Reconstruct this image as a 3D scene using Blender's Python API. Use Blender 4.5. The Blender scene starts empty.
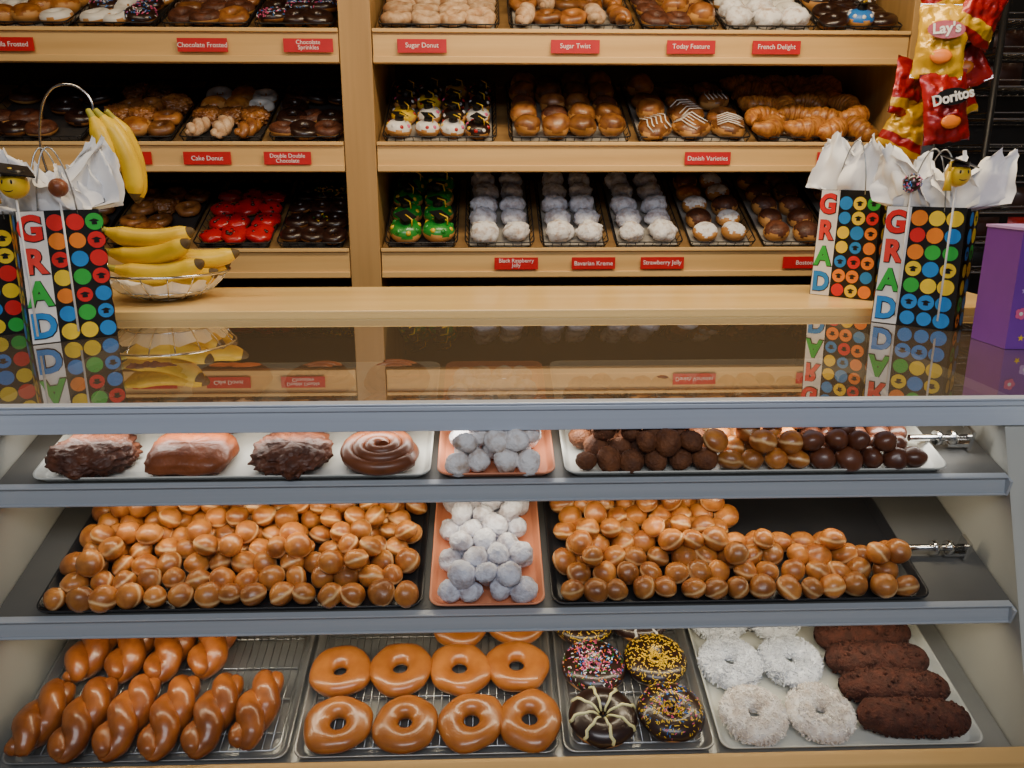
import bpy, math, random
from mathutils import Vector, Matrix, noise, Euler
random.seed(7)
R=random.random
def U(a,b): return a+(b-a)*random.random()
C=bpy.context.scene.collection
CAMZ=1.59
def sn(x): return max(0.0,math.sin(x))
# the shop fittings stand turned by a small angle to the viewing direction
TH=math.radians(1.8)
def turn(py): return Matrix.Translation((0,py,0))@Matrix.Rotation(TH,4,'Z')@Matrix.Translation((0,-py,0))
G_CASE=turn(1.15); G_TOP=turn(1.75); G_BACK=turn(2.75); GT=G_BACK
LOC={}

# ------------------------------------------------------------ materials
def M(name,c1,c2=None,scale=20,rough=.5,metal=0,bump=0,bscale=None,coat=0,var=0,band=None,vec=None,detail=4,spec=.5,sheen=0,ramp=(.35,.65)):
    m=bpy.data.materials.new(name); m.use_nodes=True
    nt=m.node_tree; N=nt.nodes; L=nt.links
    b=N['Principled BSDF']
    b.inputs['Roughness'].default_value=rough; b.inputs['Metallic'].default_value=metal
    b.inputs['Coat Weight'].default_value=coat; b.inputs['Coat Roughness'].default_value=.14
    b.inputs['Specular IOR Level'].default_value=spec
    tc=N.new('ShaderNodeTexCoord'); mp=N.new('ShaderNodeMapping')
    L.new(tc.outputs['Object'],mp.inputs['Vector'])
    if vec: mp.inputs['Scale'].default_value=vec
    if var:
        oi=N.new('ShaderNodeObjectInfo'); cx=N.new('ShaderNodeCombineXYZ')
        mu=N.new('ShaderNodeMath'); mu.operation='MULTIPLY'; mu.inputs[1].default_value=17
        L.new(oi.outputs['Random'],mu.inputs[0]); L.new(mu.outputs[0],cx.inputs[0]); L.new(mu.outputs[0],cx.inputs[2])
        L.new(cx.outputs[0],mp.inputs['Location'])
    nz=N.new('ShaderNodeTexNoise'); nz.inputs['Scale'].default_value=scale; nz.inputs['Detail'].default_value=detail
    L.new(mp.outputs[0],nz.inputs['Vector'])
    cr=N.new('ShaderNodeValToRGB')
    c2=c2 or tuple(x*.8 for x in c1)
    cr.color_ramp.elements[0].position=ramp[0]; cr.color_ramp.elements[1].position=ramp[1]
    cr.color_ramp.elements[0].color=(*c1,1); cr.color_ramp.elements[1].color=(*c2,1)
    L.new(nz.outputs[0],cr.inputs[0]); out=cr.outputs[0]
    if band:
        bc,z0,w=band
        sp=N.new('ShaderNodeSeparateXYZ'); L.new(tc.outputs['Object'],sp.inputs[0])
        a=N.new('ShaderNodeMath'); a.operation='SUBTRACT'; L.new(sp.outputs[2],a.inputs[0]); a.inputs[1].default_value=z0
        n2=N.new('ShaderNodeMath'); n2.operation='MULTIPLY_ADD'; L.new(nz.outputs[0],n2.inputs[0]); n2.inputs[1].default_value=w*3; n2.inputs[2].default_value=-w*1.5
        ad=N.new('ShaderNodeMath'); ad.operation='ADD'; L.new(a.outputs[0],ad.inputs[0]); L.new(n2.outputs[0],ad.inputs[1])
        ab=N.new('ShaderNodeMath'); ab.operation='ABSOLUTE'; L.new(ad.outputs[0],ab.inputs[0])
        mr=N.new('ShaderNodeMapRange'); mr.inputs['From Min'].default_value=w; mr.inputs['From Max'].default_value=0; mr.inputs['To Max'].default_value=.9
        L.new(ab.outputs[0],mr.inputs['Value'])
        mx=N.new('ShaderNodeMixRGB'); L.new(mr.outputs[0],mx.inputs[0]); L.new(out,mx.inputs[1]); mx.inputs[2].default_value=(*bc,1); out=mx.outputs[0]
    if var:
        hs=N.new('ShaderNodeHueSaturation'); mr=N.new('ShaderNodeMapRange')
        mr.inputs['To Min'].default_value=1-var; mr.inputs['To Max'].default_value=1+var
        L.new(oi.outputs['Random'],mr.inputs['Value']); L.new(mr.outputs[0],hs.inputs['Value']); L.new(out,hs.inputs['Color']); out=hs.outputs[0]
    L.new(out,b.inputs['Base Color'])
    if bump:
        n3=N.new('ShaderNodeTexNoise'); n3.inputs['Scale'].default_value=bscale or scale; n3.inputs['Detail'].default_value=4
        L.new(mp.outputs[0],n3.inputs['Vector'])
        bp=N.new('ShaderNodeBump'); bp.inputs['Strength'].default_value=bump; bp.inputs['Distance'].default_value=.004
        L.new(n3.outputs[0],bp.inputs['Height']); L.new(bp.outputs[0],b.inputs['Normal'])
    return m
def flat(name,c,rough=.45,metal=0,coat=0): return M(name,c,tuple(x*.9 for x in c),30,rough,metal,coat=coat)
def glassmat(name,tint,f0=.04,pw=5,rough=.008,haze=None,hz=0):
    m=bpy.data.materials.new(name); m.use_nodes=True; nt=m.node_tree; N=nt.nodes; L=nt.links
    N.remove(N['Principled BSDF'])
    tr=N.new('ShaderNodeBsdfTransparent'); tr.inputs[0].default_value=(*tint,1)
    base=tr.outputs[0]
    if haze:
        df=N.new('ShaderNodeBsdfDiffuse'); df.inputs[0].default_value=(*haze,1)
        mh=N.new('ShaderNodeMixShader'); mh.inputs[0].default_value=hz; L.new(base,mh.inputs[1]); L.new(df.outputs[0],mh.inputs[2]); base=mh.outputs[0]
    gl=N.new('ShaderNodeBsdfGlossy'); gl.inputs['Roughness'].default_value=rough; gl.inputs[0].default_value=(1,1,1,1)
    g=N.new('ShaderNodeNewGeometry'); d=N.new('ShaderNodeVectorMath'); d.operation='DOT_PRODUCT'
    L.new(g.outputs['Incoming'],d.inputs[0]); L.new(g.outputs['Normal'],d.inputs[1])
    a=N.new('ShaderNodeMath'); a.operation='ABSOLUTE'; L.new(d.outputs['Value'],a.inputs[0])
    s=N.new('ShaderNodeMath'); s.operation='SUBTRACT'; s.inputs[0].default_value=1; L.new(a.outputs[0],s.inputs[1])
    p=N.new('ShaderNodeMath'); p.operation='POWER'; L.new(s.outputs[0],p.inputs[0]); p.inputs[1].default_value=pw
    q=N.new('ShaderNodeMath'); q.operation='MULTIPLY_ADD'; L.new(p.outputs[0],q.inputs[0]); q.inputs[1].default_value=1-f0; q.inputs[2].default_value=f0
    mx=N.new('ShaderNodeMixShader'); L.new(q.outputs[0],mx.inputs[0]); L.new(base,mx.inputs[1]); L.new(gl.outputs[0],mx.inputs[2])
    L.new(mx.outputs[0],N['Material Output'].inputs[0]); return m

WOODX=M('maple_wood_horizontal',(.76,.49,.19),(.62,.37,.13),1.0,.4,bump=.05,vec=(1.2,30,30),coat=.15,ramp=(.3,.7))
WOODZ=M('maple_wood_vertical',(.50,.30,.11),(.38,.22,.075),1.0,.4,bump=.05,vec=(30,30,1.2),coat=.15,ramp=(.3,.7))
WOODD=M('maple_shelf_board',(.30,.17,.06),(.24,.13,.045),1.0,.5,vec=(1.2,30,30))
LEDGE=M('ledge_wood',(.92,.65,.27),(.80,.52,.18),1.0,.35,vec=(1.0,14,14),coat=.2)
ALU=M('brushed_aluminium',(.62,.70,.82),(.55,.62,.74),1.0,.35,.15,vec=(1,80,80))
ALUG=M('dull_grey_metal',(.46,.50,.55),(.40,.44,.49),1.0,.4,.12,vec=(1,80,80))
SHELFM=M('shelf_grey_metal',(.13,.13,.125),(.10,.10,.095),4,.5,.2)
CHROME=flat('chrome',(.75,.75,.75),.15,1)
PANAL=M('pan_aluminium',(.42,.43,.43),(.32,.33,.33),6,.38,.75)
PANWH=M('pan_offwhite',(.66,.67,.61),(.55,.56,.51),6,.4)
PANBK=M('pan_black',(.010,.010,.012),(.016,.016,.018),8,.35)
PANOR=M('pan_orange',(.72,.27,.14),(.62,.21,.10),6,.45)
WIREB=flat('black_wire',(.02,.02,.022),.35,.3)
WIRES=flat('steel_wire',(.42,.44,.46),.3,.9)
PAPER=M('tray_paper',(.34,.31,.27),(.25,.23,.20),14,.7,bump=.15)
DARKP=M('tray_dark_liner',(.03,.03,.032),(.045,.04,.038),14,.5)
WHITEP=M('case_panel_white',(.50,.51,.47),(.43,.44,.41),3,.5)
DARK=M('dark_laminate',(.06,.035,.022),(.04,.025,.016),5,.5)
GLAZE=M('glazed_dough',(.54,.205,.038),(.27,.080,.014),38,.36,coat=.28,var=.30,bump=.25,bscale=90,band=((.88,.58,.27),0,.0036))
GLAZED=M('glazed_ring',(.42,.145,.028),(.30,.092,.015),30,.30,coat=.42,var=.12,bump=.15,bscale=70,band=((.80,.50,.18),-.006,.004))
TWIST=M('twist_glaze',(.36,.108,.018),(.20,.053,.009),34,.34,coat=.36,var=.15,bump=.2,bscale=70)
CINN=M('cinnamon_crumb',(.18,.060,.018),(.09,.028,.009),60,.7,bump=.8,bscale=220,var=.2)
CHOCG=M('chocolate_glaze',(.13,.040,.016),(.065,.018,.009),30,.35,coat=.3,var=.3,bump=.3)
CHOCF=M('chocolate_frosting',(.13,.038,.014),(.060,.017,.008),36,.52,coat=.10,bump=.9,bscale=110,var=.15)
CARAM=M('caramel_glaze',(.28,.074,.020),(.18,.044,.012),30,.45,coat=.15,bump=.6,bscale=80,var=.05)
DKCHOC=M('dark_icing',(.030,.011,.007),(.018,.007,.005),25,.3,coat=.35,var=.2)
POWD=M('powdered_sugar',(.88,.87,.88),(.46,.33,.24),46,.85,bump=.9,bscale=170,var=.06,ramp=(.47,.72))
POWB=M('powdered_sugar_daylight_tint',(.74,.76,.86),(.42,.37,.40),46,.85,bump=1,bscale=170,var=.05,ramp=(.45,.69))  # bluish cast of the daylight put into the sugar's colour
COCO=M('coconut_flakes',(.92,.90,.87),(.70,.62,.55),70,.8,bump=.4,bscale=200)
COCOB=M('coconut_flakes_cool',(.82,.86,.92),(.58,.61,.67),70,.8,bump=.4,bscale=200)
CRUMB=M('cocoa_crumb',(.095,.024,.011),(.045,.012,.006),80,.8,bump=1,bscale=260,var=.15)
DOUGH=M('dough',(.62,.31,.09),(.48,.21,.05),20,.5,var=.12)
BROWN=M('brown_pastry',(.36,.14,.032),(.16,.05,.012),34,.40,coat=.25,var=.4,bump=.4)
CROIS=M('croissant_crust',(.58,.24,.05),(.26,.08,.016),60,.40,coat=.2,var=.25,bump=.5,vec=(3,1,1))
WICE=M('white_icing',(.85,.83,.78),(.75,.72,.66),20,.4,coat=.2)
SUGAR=M('sugared_dough',(.70,.50,.32),(.42,.22,.10),40,.7,bump=.4,bscale=150,var=.15)
RED=flat('red_icing',(.50,.008,.010),.3,coat=.3); GREEN=flat('green_icing',(.02,.26,.03),.3,coat=.3)
YEL=flat('yellow_candy',(.85,.55,.02),.35); PINK=flat('pink_candy',(.80,.12,.30),.35); BLUE=flat('blue_candy',(.03,.20,.65),.35)
ORG=flat('orange_candy',(.85,.22,.02),.35); BLK=flat('black_plastic',(.01,.01,.011),.35); WHT=flat('white_print',(.85,.85,.85),.5)
LRED=flat('label_red',(.55,.008,.012),.4)
BAN=M('banana_skin',(.88,.60,.025),(.72,.46,.02),12,.4,var=.06,bump=.05); BANT=flat('banana_tip',(.10,.06,.02),.7); BANG=flat('banana_stem',(.42,.38,.04),.5)
TISS=M('tissue_paper',(.96,.96,.97),(.92,.92,.93),20,.8,bump=.10,bscale=40)
PURP=M('purple_card',(.20,.045,.40),(.14,.03,.30),4,.4); LILAC=flat('lilac_print',(.55,.35,.75)); 
CHIPY=M('chip_foil_yellow',(.80,.47,.01),(.62,.34,.01),10,.3,.2,coat=.3,bump=.8,bscale=34); CHIPR=M('chip_foil_red',(.46,.012,.01),(.28,.008,.01),10,.3,.2,coat=.3,bump=.8,bscale=34)
CHIPO=M('chip_foil_orange',(.85,.20,.01),(.7,.12,.01),10,.3,.2,coat=.3,bump=.6,bscale=30)
WALL=M('wall_paint',(.13,.09,.06),(.11,.075,.05),4,.8); FLOOR=M('floor_tile',(.22,.17,.13),(.17,.13,.10),6,.5); CEIL=M('ceiling_paint',(.60,.50,.38),(.54,.45,.34),5,.9)
DARKW=M('shadow_toned_back_panel',(.05,.032,.02),(.035,.023,.015),4,.7)  # deep shadow inside the shelves put into the panel's colour
GLASST=glassmat('counter_glass',(.52,.49,.44),.20,3.6,.014,(.66,.48,.30),.15); GLASSF=glassmat('front_glass',(.98,.98,.98),.014)  # tan diffuse haze painted into the counter glass stands in for warm reflections

# ------------------------------------------------------------ mesh builder
class MB:
    def __init__(s): s.v=[]; s.f=[]; s.m=[]; s.sm=[]
    def face(s,idx,m=0,sm=True): s.f.append(idx); s.m.append(m); s.sm.append(sm)
    def grid(s,P,wu=False,wv=False,m=0,sm=True,mf=None):
        b=len(s.v); nu=len(P); nv=len(P[0])
        for r in P: s.v+= [tuple(p) for p in r]
        for i in range(nu if wu else nu-1):
            for j in range(nv if wv else nv-1):
                a=b+i*nv+j; c=b+((i+1)%nu)*nv+j; d=b+((i+1)%nu)*nv+(j+1)%nv; e=b+i*nv+(j+1)%nv
                s.face((a,c,d,e),mf(i,j) if mf else m,sm)
    def tube(s,path,rad,n=8,m=0,cap=True,closed=False,sq=None):
        path=[Vector(p) for p in path]; k=len(path)
        if not hasattr(rad,'__len__'): rad=[rad]*k
        T=[]
        for i in range(k):
            if closed: t=path[(i+1)%k]-path[i-1]
            else: t=path[min(i+1,k-1)]-path[max(i-1,0)]
            T.append(t.normalized() if t.length>1e-9 else Vector((0,0,1)))
        up=Vector((0,0,1)) if abs(T[0].z)<.9 else Vector((1,0,0))
        nn=(up-T[0]*up.dot(T[0])).normalized(); P=[]
        for i in range(k):
            nn=(nn-T[i]*nn.dot(T[i])); nn=nn.normalized() if nn.length>1e-6 else up
            bb=T[i].cross(nn)
            P.append([path[i]+(nn*math.cos(a)+bb*math.sin(a))*rad[i] for a in [2*math.pi*j/n for j in range(n)]])
        b=len(s.v); s.grid(P,closed,True,m)
        if cap and not closed:
            s.face(tuple(b+j for j in range(n)),m,False); s.face(tuple(b+(k-1)*n+j for j in reversed(range(n))),m,False)
    def box(s,c,d,m=0,mat=None):
        b=len(s.v); x,y,z=[q/2 for q in d]
        for dx,dy,dz in [(-x,-y,-z),(x,-y,-z),(x,y,-z),(-x,y,-z),(-x,-y,z),(x,-y,z),(x,y,z),(-x,y,z)]:
            p=Vector((dx,dy,dz)); 
            if mat: p=mat@p
            s.v.append(tuple(p+Vector(c)))
        for q in [(0,3,2,1),(4,5,6,7),(0,1,5,4),(1,2,6,5),(2,3,7,6),(3,0,4,7)]: s.face(tuple(b+i for i in q),m,False)
    def poly(s,pts,m=0):
        b=len(s.v); s.v+=[tuple(p) for p in pts]; s.face(tuple(range(b,b+len(pts))),m,False)
    def ball(s,c,r,m=0,nu=8,nv=12):
        P=[]
        rr=r if hasattr(r,'__len__') else (r,r,r)
        for i in range(nu+1):
            ph=math.pi*i/nu
            P.append([(c[0]+rr[0]*sn(ph)*math.cos(2*math.pi*j/nv),c[1]+rr[1]*sn(ph)*math.sin(2*math.pi*j/nv),c[2]-rr[2]*math.cos(ph)) for j in range(nv)])
        s.grid(P,False,True,m)
    def text(s,t,size,T,m=0,ext=.0004,align='CENTER',off=0):
        cu=bpy.data.curves.new('t','FONT'); cu.body=t; cu.size=size; cu.align_x=align; cu.align_y='CENTER'; cu.extrude=ext; cu.resolution_u=3; cu.space_line=.85; cu.offset=off
        o=bpy.data.objects.new('t',cu); C.objects.link(o); bpy.context.view_layer.update()
        me=bpy.data.meshes.new_from_object(o.evaluated_get(bpy.context.evaluated_depsgraph_get()))
        ys=[v.co.y for v in me.vertices]; T=T@Matrix.Translation((0,-(max(ys)+min(ys))/2,0))
        b=len(s.v); s.v+=[tuple(T@v.co) for v in me.vertices]
        for p in me.polygons: s.face(tuple(b+i for i in p.vertices),m,False)
        bpy.data.objects.remove(o); bpy.data.curves.remove(cu); bpy.data.meshes.remove(me)
    def add(s,me,T,m=0):
        b=len(s.v); s.v+=[tuple(T@v.co) for v in me.vertices]
        for p in me.polygons: s.face(tuple(b+i for i in p.vertices),m,True)
    def mesh(s,name,mats):
        me=bpy.data.meshes.new(name); me.from_pydata(s.v,[],s.f)
        for a in mats: me.materials.append(a)
        me.polygons.foreach_set('material_index',s.m); me.polygons.foreach_set('use_smooth',s.sm); me.update(); return me
def put(name,me,mat=None,parent=None,bev=0,**kw):
    o=bpy.data.objects.new(name,me); C.objects.link(o)
    if parent: o.parent=parent
    if parent is None: mat=GT@(mat if mat is not None else Matrix.Identity(4))
    if mat is not None: o.matrix_local=mat
    if bev:
        b=o.modifiers.new('Bevel','BEVEL'); b.width=bev; b.segments=2; b.limit_method='ANGLE'
    for k,v in kw.items(): o[k]=v
    return o
def emptym(name,mat,**kw):
    o=bpy.data.objects.new(name,None); C.objects.link(o); o.empty_display_size=.05
    o.matrix_local=GT@mat
    for k,v in kw.items(): o[k]=v
    return o
def empty(name,loc=(0,0,0),rot=0,**kw):
    o=emptym(name,Matrix.Translation(loc)@Matrix.Rotation(rot,4,'Z'),**kw); LOC[o.name]=Vector(loc); return o
def boxo(name,x0,x1,y0,y1,z0,z1,mt,parent=None,bev=0,**kw):
    b=MB(); b.box((0,0,0),(x1-x0,y1-y0,z1-z0))
    c=Vector(((x0+x1)/2,(y0+y1)/2,(z0+z1)/2))
    if parent: c=c-LOC[parent.name]
    return put(name,b.mesh(name,[mt]),Matrix.Translation(c),parent,bev,**kw)
RX=lambda a:Matrix.Rotation(a,4,'X'); RY=lambda a:Matrix.Rotation(a,4,'Y'); RZ=lambda a:Matrix.Rotation(a,4,'Z'); TR=lambda *p:Matrix.Translation(p)

class Shelf:
    def __init__(s,y,z,tilt): s.y=y; s.z=z; s.a=math.radians(tilt)
    def m(s,x,t,n=0,rz=0): return TR(x,s.y,s.z)@RX(s.a)@TR(0,t,n)@RZ(rz)

# ------------------------------------------------------------ room
GT=Matrix.Identity(4)
def wall(name,*a): return boxo(name,*a[:6],a[6],kind='structure')
wall('floor',-3.2,3.2,-3.2,3.7,-.1,0,FLOOR)
wall('ceiling',-3.2,3.2,.4,3.7,2.8,2.9,CEIL)
wall('wall_back',-3.2,3.2,3.6,3.7,0,2.8,WALL)
wall('wall_left',-3.2,-3.1,.4,3.6,0,2.8,WALL)
wall('wall_right',3.1,3.2,.4,3.6,0,2.8,WALL)

# ------------------------------------------------------------ display case
GT=G_CASE
S1=Shelf(1.133,1.134,15.5); S2=Shelf(1.076,.947,18); S3=Shelf(1.018,.729,15.5)
case=empty('display_case',(0,1.5,0),category='display case',label='long glass-topped bakery case with grey metal rails and tilted shelves')
XL,XR=-.775,.770
def cb(name,*a,**k): return boxo(name,*a,parent=case,**k)
def side(name,xa,xb):
    b=MB(); prof=[(.985,.0),(1.87,0),(1.87,1.236),(1.175,1.236),(1.165,1.204),(.985,.735)]
    A=[(xa,y-1.5,z) for y,z in prof]; B=[(xb,y-1.5,z) for y,z in prof]; n=len(prof)
    b.poly(A[::-1]); b.poly(B)
    for i in range(n): b.poly([A[i],A[(i+1)%n],B[(i+1)%n],B[i]])
    put(name,b.mesh(name,[WHITEP]),None,case)
side('side_panel',XL-.04,XL); side('side_panel',XR,XR+.04)
cb('back_panel',XL,XR,1.845,1.87,.55,1.236,DARK)
cb('base_cabinet',XL,XR,1.0,1.845,0,.64,DARK)
cb('lower_trim',-1.2,1.2,.965,.999,.60,.752,WOODX,bev=.003)
for a,b_ in ((-1.25,XL-.041),(XR+.041,1.25)):
    cb('end_cabinet',a,b_,1.2,1.87,0,1.19,DARK)
    cb('end_cabinet_front',a,b_,1.0,1.199,0,1.19,WHITEP)
g=MB(); g.poly([(-1.25,1.172-1.5,1.2499),(1.25,1.172-1.5,1.2499),(1.25,1.87-1.5,1.2499),(-1.25,1.87-1.5,1.2499)])
put('top_glass',g.mesh('top_glass',[GLASST]),None,case,label='smoky reflective glass counter top')
g=MB(); g.poly([(XL,.990-1.5,.753),(XR,.990-1.5,.753),(XR,1.158-1.5,1.203),(XL,1.158-1.5,1.203)])
put('front_glass',g.mesh('front_glass',[GLASSF]),None,case,label='slanted clear front glass pane')
b=MB(); b.box((0,1.166-1.5,1.228),(2.5,.014,.044)); b.box((0,1.178-1.5,1.2085),(2.5,.03,.004)); b.box((0,1.163-1.5,1.2497),(2.5,.02,.004)); b.box((0,1.1575-1.5,1.243),(2.5,.004,.008))
put('top_rail',b.mesh('top_rail',[ALU]),None,case,bev=.0015,label='blue-grey aluminium front edge rail')
cb('rear_frame',-1.25,1.25,1.855,1.872,1.236,1.2495,ALU)
for k,(S,dep) in enumerate(((S1,.36),(S2,.37),(S3,.40))):
    b=MB(); b.box((0,dep/2,-.004),(XR-XL-.006,dep,.006))
    M0=TR(0,-1.5,0)@S.m((XL+XR)/2,0,0)
    sh=put('shelf',b.mesh('shelf',[SHELFM if k<2 else PANAL]),M0,case)
    if k<2:
        b=MB(); W=XR-XL-.014
        Ri=RX(-S.a-math.radians(6))
        b.box((0,-.006,-.012),(W,.003,.027),0,Ri.to_3x3()); b.box((0,-.011,-.0255),(W,.010,.003)); b.box((0,-.002,.001),(W,.012,.003))
        for sx in (-1,1): b.box((sx*W/2,-.008,-.013),(.004,.018,.028))
        put('shelf_rail',b.mesh('shelf_rail',[ALUG]),None,sh,bev=.001,label='dull grey metal price rail')
        b=MB(); b.tube([(-.03,0,0),(.062,0,0)],.0055,10); b.tube([(.012,0,0),(.020,0,0)],.012,14); b.tube([(.036,0,0),(.044,0,0)],.012,14)
        b.box((.066,0,0),(.006,.026,.034)); b.box((.05,0,-.012),(.03,.012,.006))
        put('shelf_bracket',b.mesh('shelf_bracket',[CHROME]),TR(XR-.10-(XL+XR)/2,.10 if k else .075,.020),sh,label='chrome shelf support bracket')
GT=G_TOP
boxo('counter_ledge',-1.25,1.25,1.876,2.27,1.235,1.27,LEDGE,bev=.003,category='counter',label='pale wooden ledge board behind the glass counter top')
boxo('rear_counter_base',-1.25,1.25,1.9,2.25,0,1.235,DARK,category='cabinet',label='dark laminate cabinet under the wooden ledge')
GT=G_CASE
# ------------------------------------------------------------ pans
def rrect(w,d,r,n=5):
    P=[]
    for cx,cy,a0 in ((w/2-r,d/2-r,0),(-w/2+r,d/2-r,90),(-w/2+r,-d/2+r,180),(w/2-r,-d/2+r,270)):
        for i in range(n+1):
            a=math.radians(a0+90*i/n); P.append((cx+r*math.cos(a),cy+r*math.sin(a)))
    return P
def panmesh(w,d,mt,h=.02):
    b=MB(); L=[]
    for off,z in ((.012,.0),(.009,.001),(.003,h),(0,h+.0015),(-.0,h-.001),(.002,h-.003),(.008,-.0005),(.012,-.0015)):
        L.append([(x,y,z+.0016) for x,y in rrect(w-2*off,d-2*off,.018)])
    b.grid(L,False,True,0); n=len(L[0])
    b.face(tuple(range(n)),0,False); b.face(tuple(range(7*n,8*n))[::-1],0,False)
    return b.mesh('pan',[mt])
def pan(S,x0,x1,mt,t0=.002,dep=.35,name='baking_tray',lab='',h=.011):
    return put(name,panmesh(x1-x0-.004,dep,mt,h),S.m((x0+x1)/2,t0+dep/2),category='tray',label=lab)
def rackmesh(w,d,mt,gap=.0125,z=.009,r=.0010):
    b=MB(); P=[(x,y,z) for x,y in rrect(w,d,.015,3)]; b.tube(P,.002,6,closed=True)
    n=int(w/gap)
    for i in range(1,n):
        x=-w/2+w*i/n; b.tube([(x,-d/2,z+.0015),(x,d/2,z+.0015)],r,4)
    for k in range(5):
        y=-d/2+d*(k+.5)/5; b.tube([(-w/2,y,z-.001),(w/2,y,z-.001)],.0016,5)
    for sx in (-1,1):
        for sy in (-.8,.8): b.tube([(sx*w*.42,sy*d/2,z),(sx*w*.42,sy*d/2,.003)],.0016,5)
    return b.mesh('rack',[mt])
pan(S1,-.72,-.122,PANWH,lab='off-white rimmed baking tray under large frosted pastries')
pan(S1,-.116,.068,PANOR,lab='narrow orange tray holding powdered donut holes')
pan(S1,.078,.675,PANWH,lab='off-white rimmed baking tray of mixed donut holes')
pan(S2,-.712,-.135,PANBK,lab='black baking tray heaped with glazed donut holes')
pan(S2,-.129,.050,PANOR,lab='narrow orange tray heaped with powdered donut holes')
pan(S2,.056,.642,PANBK,lab='black baking tray part filled with glazed donut holes')
for x0,x1,lab in ((-.765,-.338,'twisted donuts'),(-.334,.068,'glazed ring donuts'),(.072,.308,'sprinkled chocolate donuts'),(.312,.725,'coconut donuts')):
    pan(S3,x0,x1,PANAL if x1<.6 else PANWH,lab='silver baking tray under '+lab,h=.013)
    if x1<.6: put('cooling_rack',rackmesh(x1-x0-.036,.31,WIRES),S3.m((x0+x1)/2,.175),category='cooling rack',label='wire cooling rack under '+lab)

# ------------------------------------------------------------ pastry meshes
def nz(p,s,o=0): return noise.noise(Vector(p)*s+Vector((o,o*1.7,o*.3)))
def holemesh(r,mt,seed,amp=.07,rs=30,fine=0):
    b=MB(); P=[]; sx,sy,sz=U(.95,1.10),U(.95,1.06),U(.82,.93)
    for i in range(17):
        ph=math.pi*i/16; row=[]
        for j in range(24):
            a=2*math.pi*j/24; d=Vector((sn(ph)*math.cos(a),sn(ph)*math.sin(a),-math.cos(ph)))
            k=1+amp*nz(d*r,rs,seed)+amp*.45*nz(d*r,rs*2.6,seed+4)+fine*nz(d*r,230,seed)
            q=d*r*k; q=Vector((q.x*sx,q.y*sy,q.z*sz)); row.append(q)
        P.append(row)
    b.grid(P,False,True,0); return b.mesh('hole',[mt])
def torus(Rm,rm,zs=1,seed=0,amp=.04,nu=44,nv=22,mf=None,grow=0,fine=0,rag=0):
    P=[]
    for i in range(nu):
        a=2*math.pi*i/nu; row=[]
        for j in range(nv):
            t=2*math.pi*j/nv
            rr=rm+grow
            x=(Rm+rr*math.cos(t))
            z=rr*math.sin(t)*zs
            if z<0: z*=.9
            p=Vector((x*math.cos(a),x*math.sin(a),z))
            k=1+amp*nz(p,25,seed)+fine*nz(p,300,seed)
            row.append(Vector((p.x*k,p.y*k,p.z*k)))
        P.append(row)
    return P
def donutmesh(mats,seed=0,split=None,Rm=.0295,rm=.0185,zs=.95,amp=.05,fine=0,nu=40,nv=20):
    b=MB(); P=torus(Rm,rm,zs,seed,amp,nu,nv,fine=fine)
    mf=None
    if split is not None:
        def mf(i,j):
            t=2*math.pi*(j+.5)/nv; s=math.sin(t); return 1 if s>split+.18*math.sin(i*.9+seed) else 0
    b.grid(P,True,True,0,mf=mf); return b,P
DR_,Dr_,Dz_=.0290,.0218,.80
def icing(mt,seed,Rm=DR_,rm=Dr_,zs=Dz_):
    b=MB(); P=[]
    for i in range(48):
        a=2*math.pi*i/48; row=[]
        lo=-.25+.22*math.sin(a*5+seed)+.12*math.sin(a*9+seed*2)
        for j in range(15):
            t=lo+(math.pi-2*lo)*j/14; g=.0018 if 0<j<14 else -.0006
            x=Rm+(rm+g)*math.cos(t); z=(rm+g)*math.sin(t)*zs
            row.append((x*math.cos(a)*1.01,x*math.sin(a)*1.01,z))
        P.append(row)
    b.grid(P,True,False,0); return b
def sprinkle(b,n,mats,Rm=.0295,rm=.0195,zs=.95,l=.0045,w=.0011,lo=.15):
    for _ in range(n):
        a=U(0,6.283); t=U(lo,math.pi-lo)
        p=Vector(((Rm+rm*math.cos(t))*math.cos(a),(Rm+rm*math.cos(t))*math.sin(a),rm*math.sin(t)*zs+.001))
        nrm=Vector((math.cos(t)*math.cos(a),math.cos(t)*math.sin(a),math.sin(t)))
        q=nrm.to_track_quat('Z','Y').to_matrix()@Matrix.Rotation(U(0,6.28),3,'Z')
        b.box(p,(l,w,w),random.choice(mats),q)
def bunmesh(mats,r=.043,h=.026,seed=0,split=None,amp=.06,topk=1,fine=0):
    b=MB(); P=[]; nu=14; nv=26
    for i in range(nu+1):
        ph=math.pi*i/nu; row=[]
        for j in range(nv):
            a=2*math.pi*j/nv; s=sn(ph); cz=-math.cos(ph)
            s=s**.8; d=Vector((s*math.cos(a)*r,s*math.sin(a)*r,cz*h))
            k=1+amp*nz(d,30,seed)+fine*nz(d,90,seed); row.append(d*k)
        P.append(row)
    mf=(lambda i,j:1 if i>=nu*split+.8*math.sin(j*1.1+seed) else 0) if split is not None else None
    b.grid(P,False,True,0,mf=mf); return b
def twistmesh(mt,L=.14,r=.0175,off=.0135,turns=1.6,seed=0):
    b=MB()
    for s in (0,1):
        pts=[];rd=[]
        for i in range(48):
            u=i/47; y=(u-.5)*L; a=turns*2*math.pi*u+math.pi*s+seed
            e=min(1,max(.05,sn(math.pi*min(max(u,.02),.98)))**.55*1.1)
            pts.append((off*(.25+.75*e)*math.cos(a),y,off*.75*e*math.sin(a))); rd.append(max(.003,r*(.30+.70*e)*(1+.08*nz((u*2,s,seed),5))))
        rd[0]*=.45; rd[-1]*=.45; rd[1]*=.8; rd[-2]*=.8
        b.tube(pts,rd,14,0)
    return b.mesh('twist',[mt])
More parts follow.
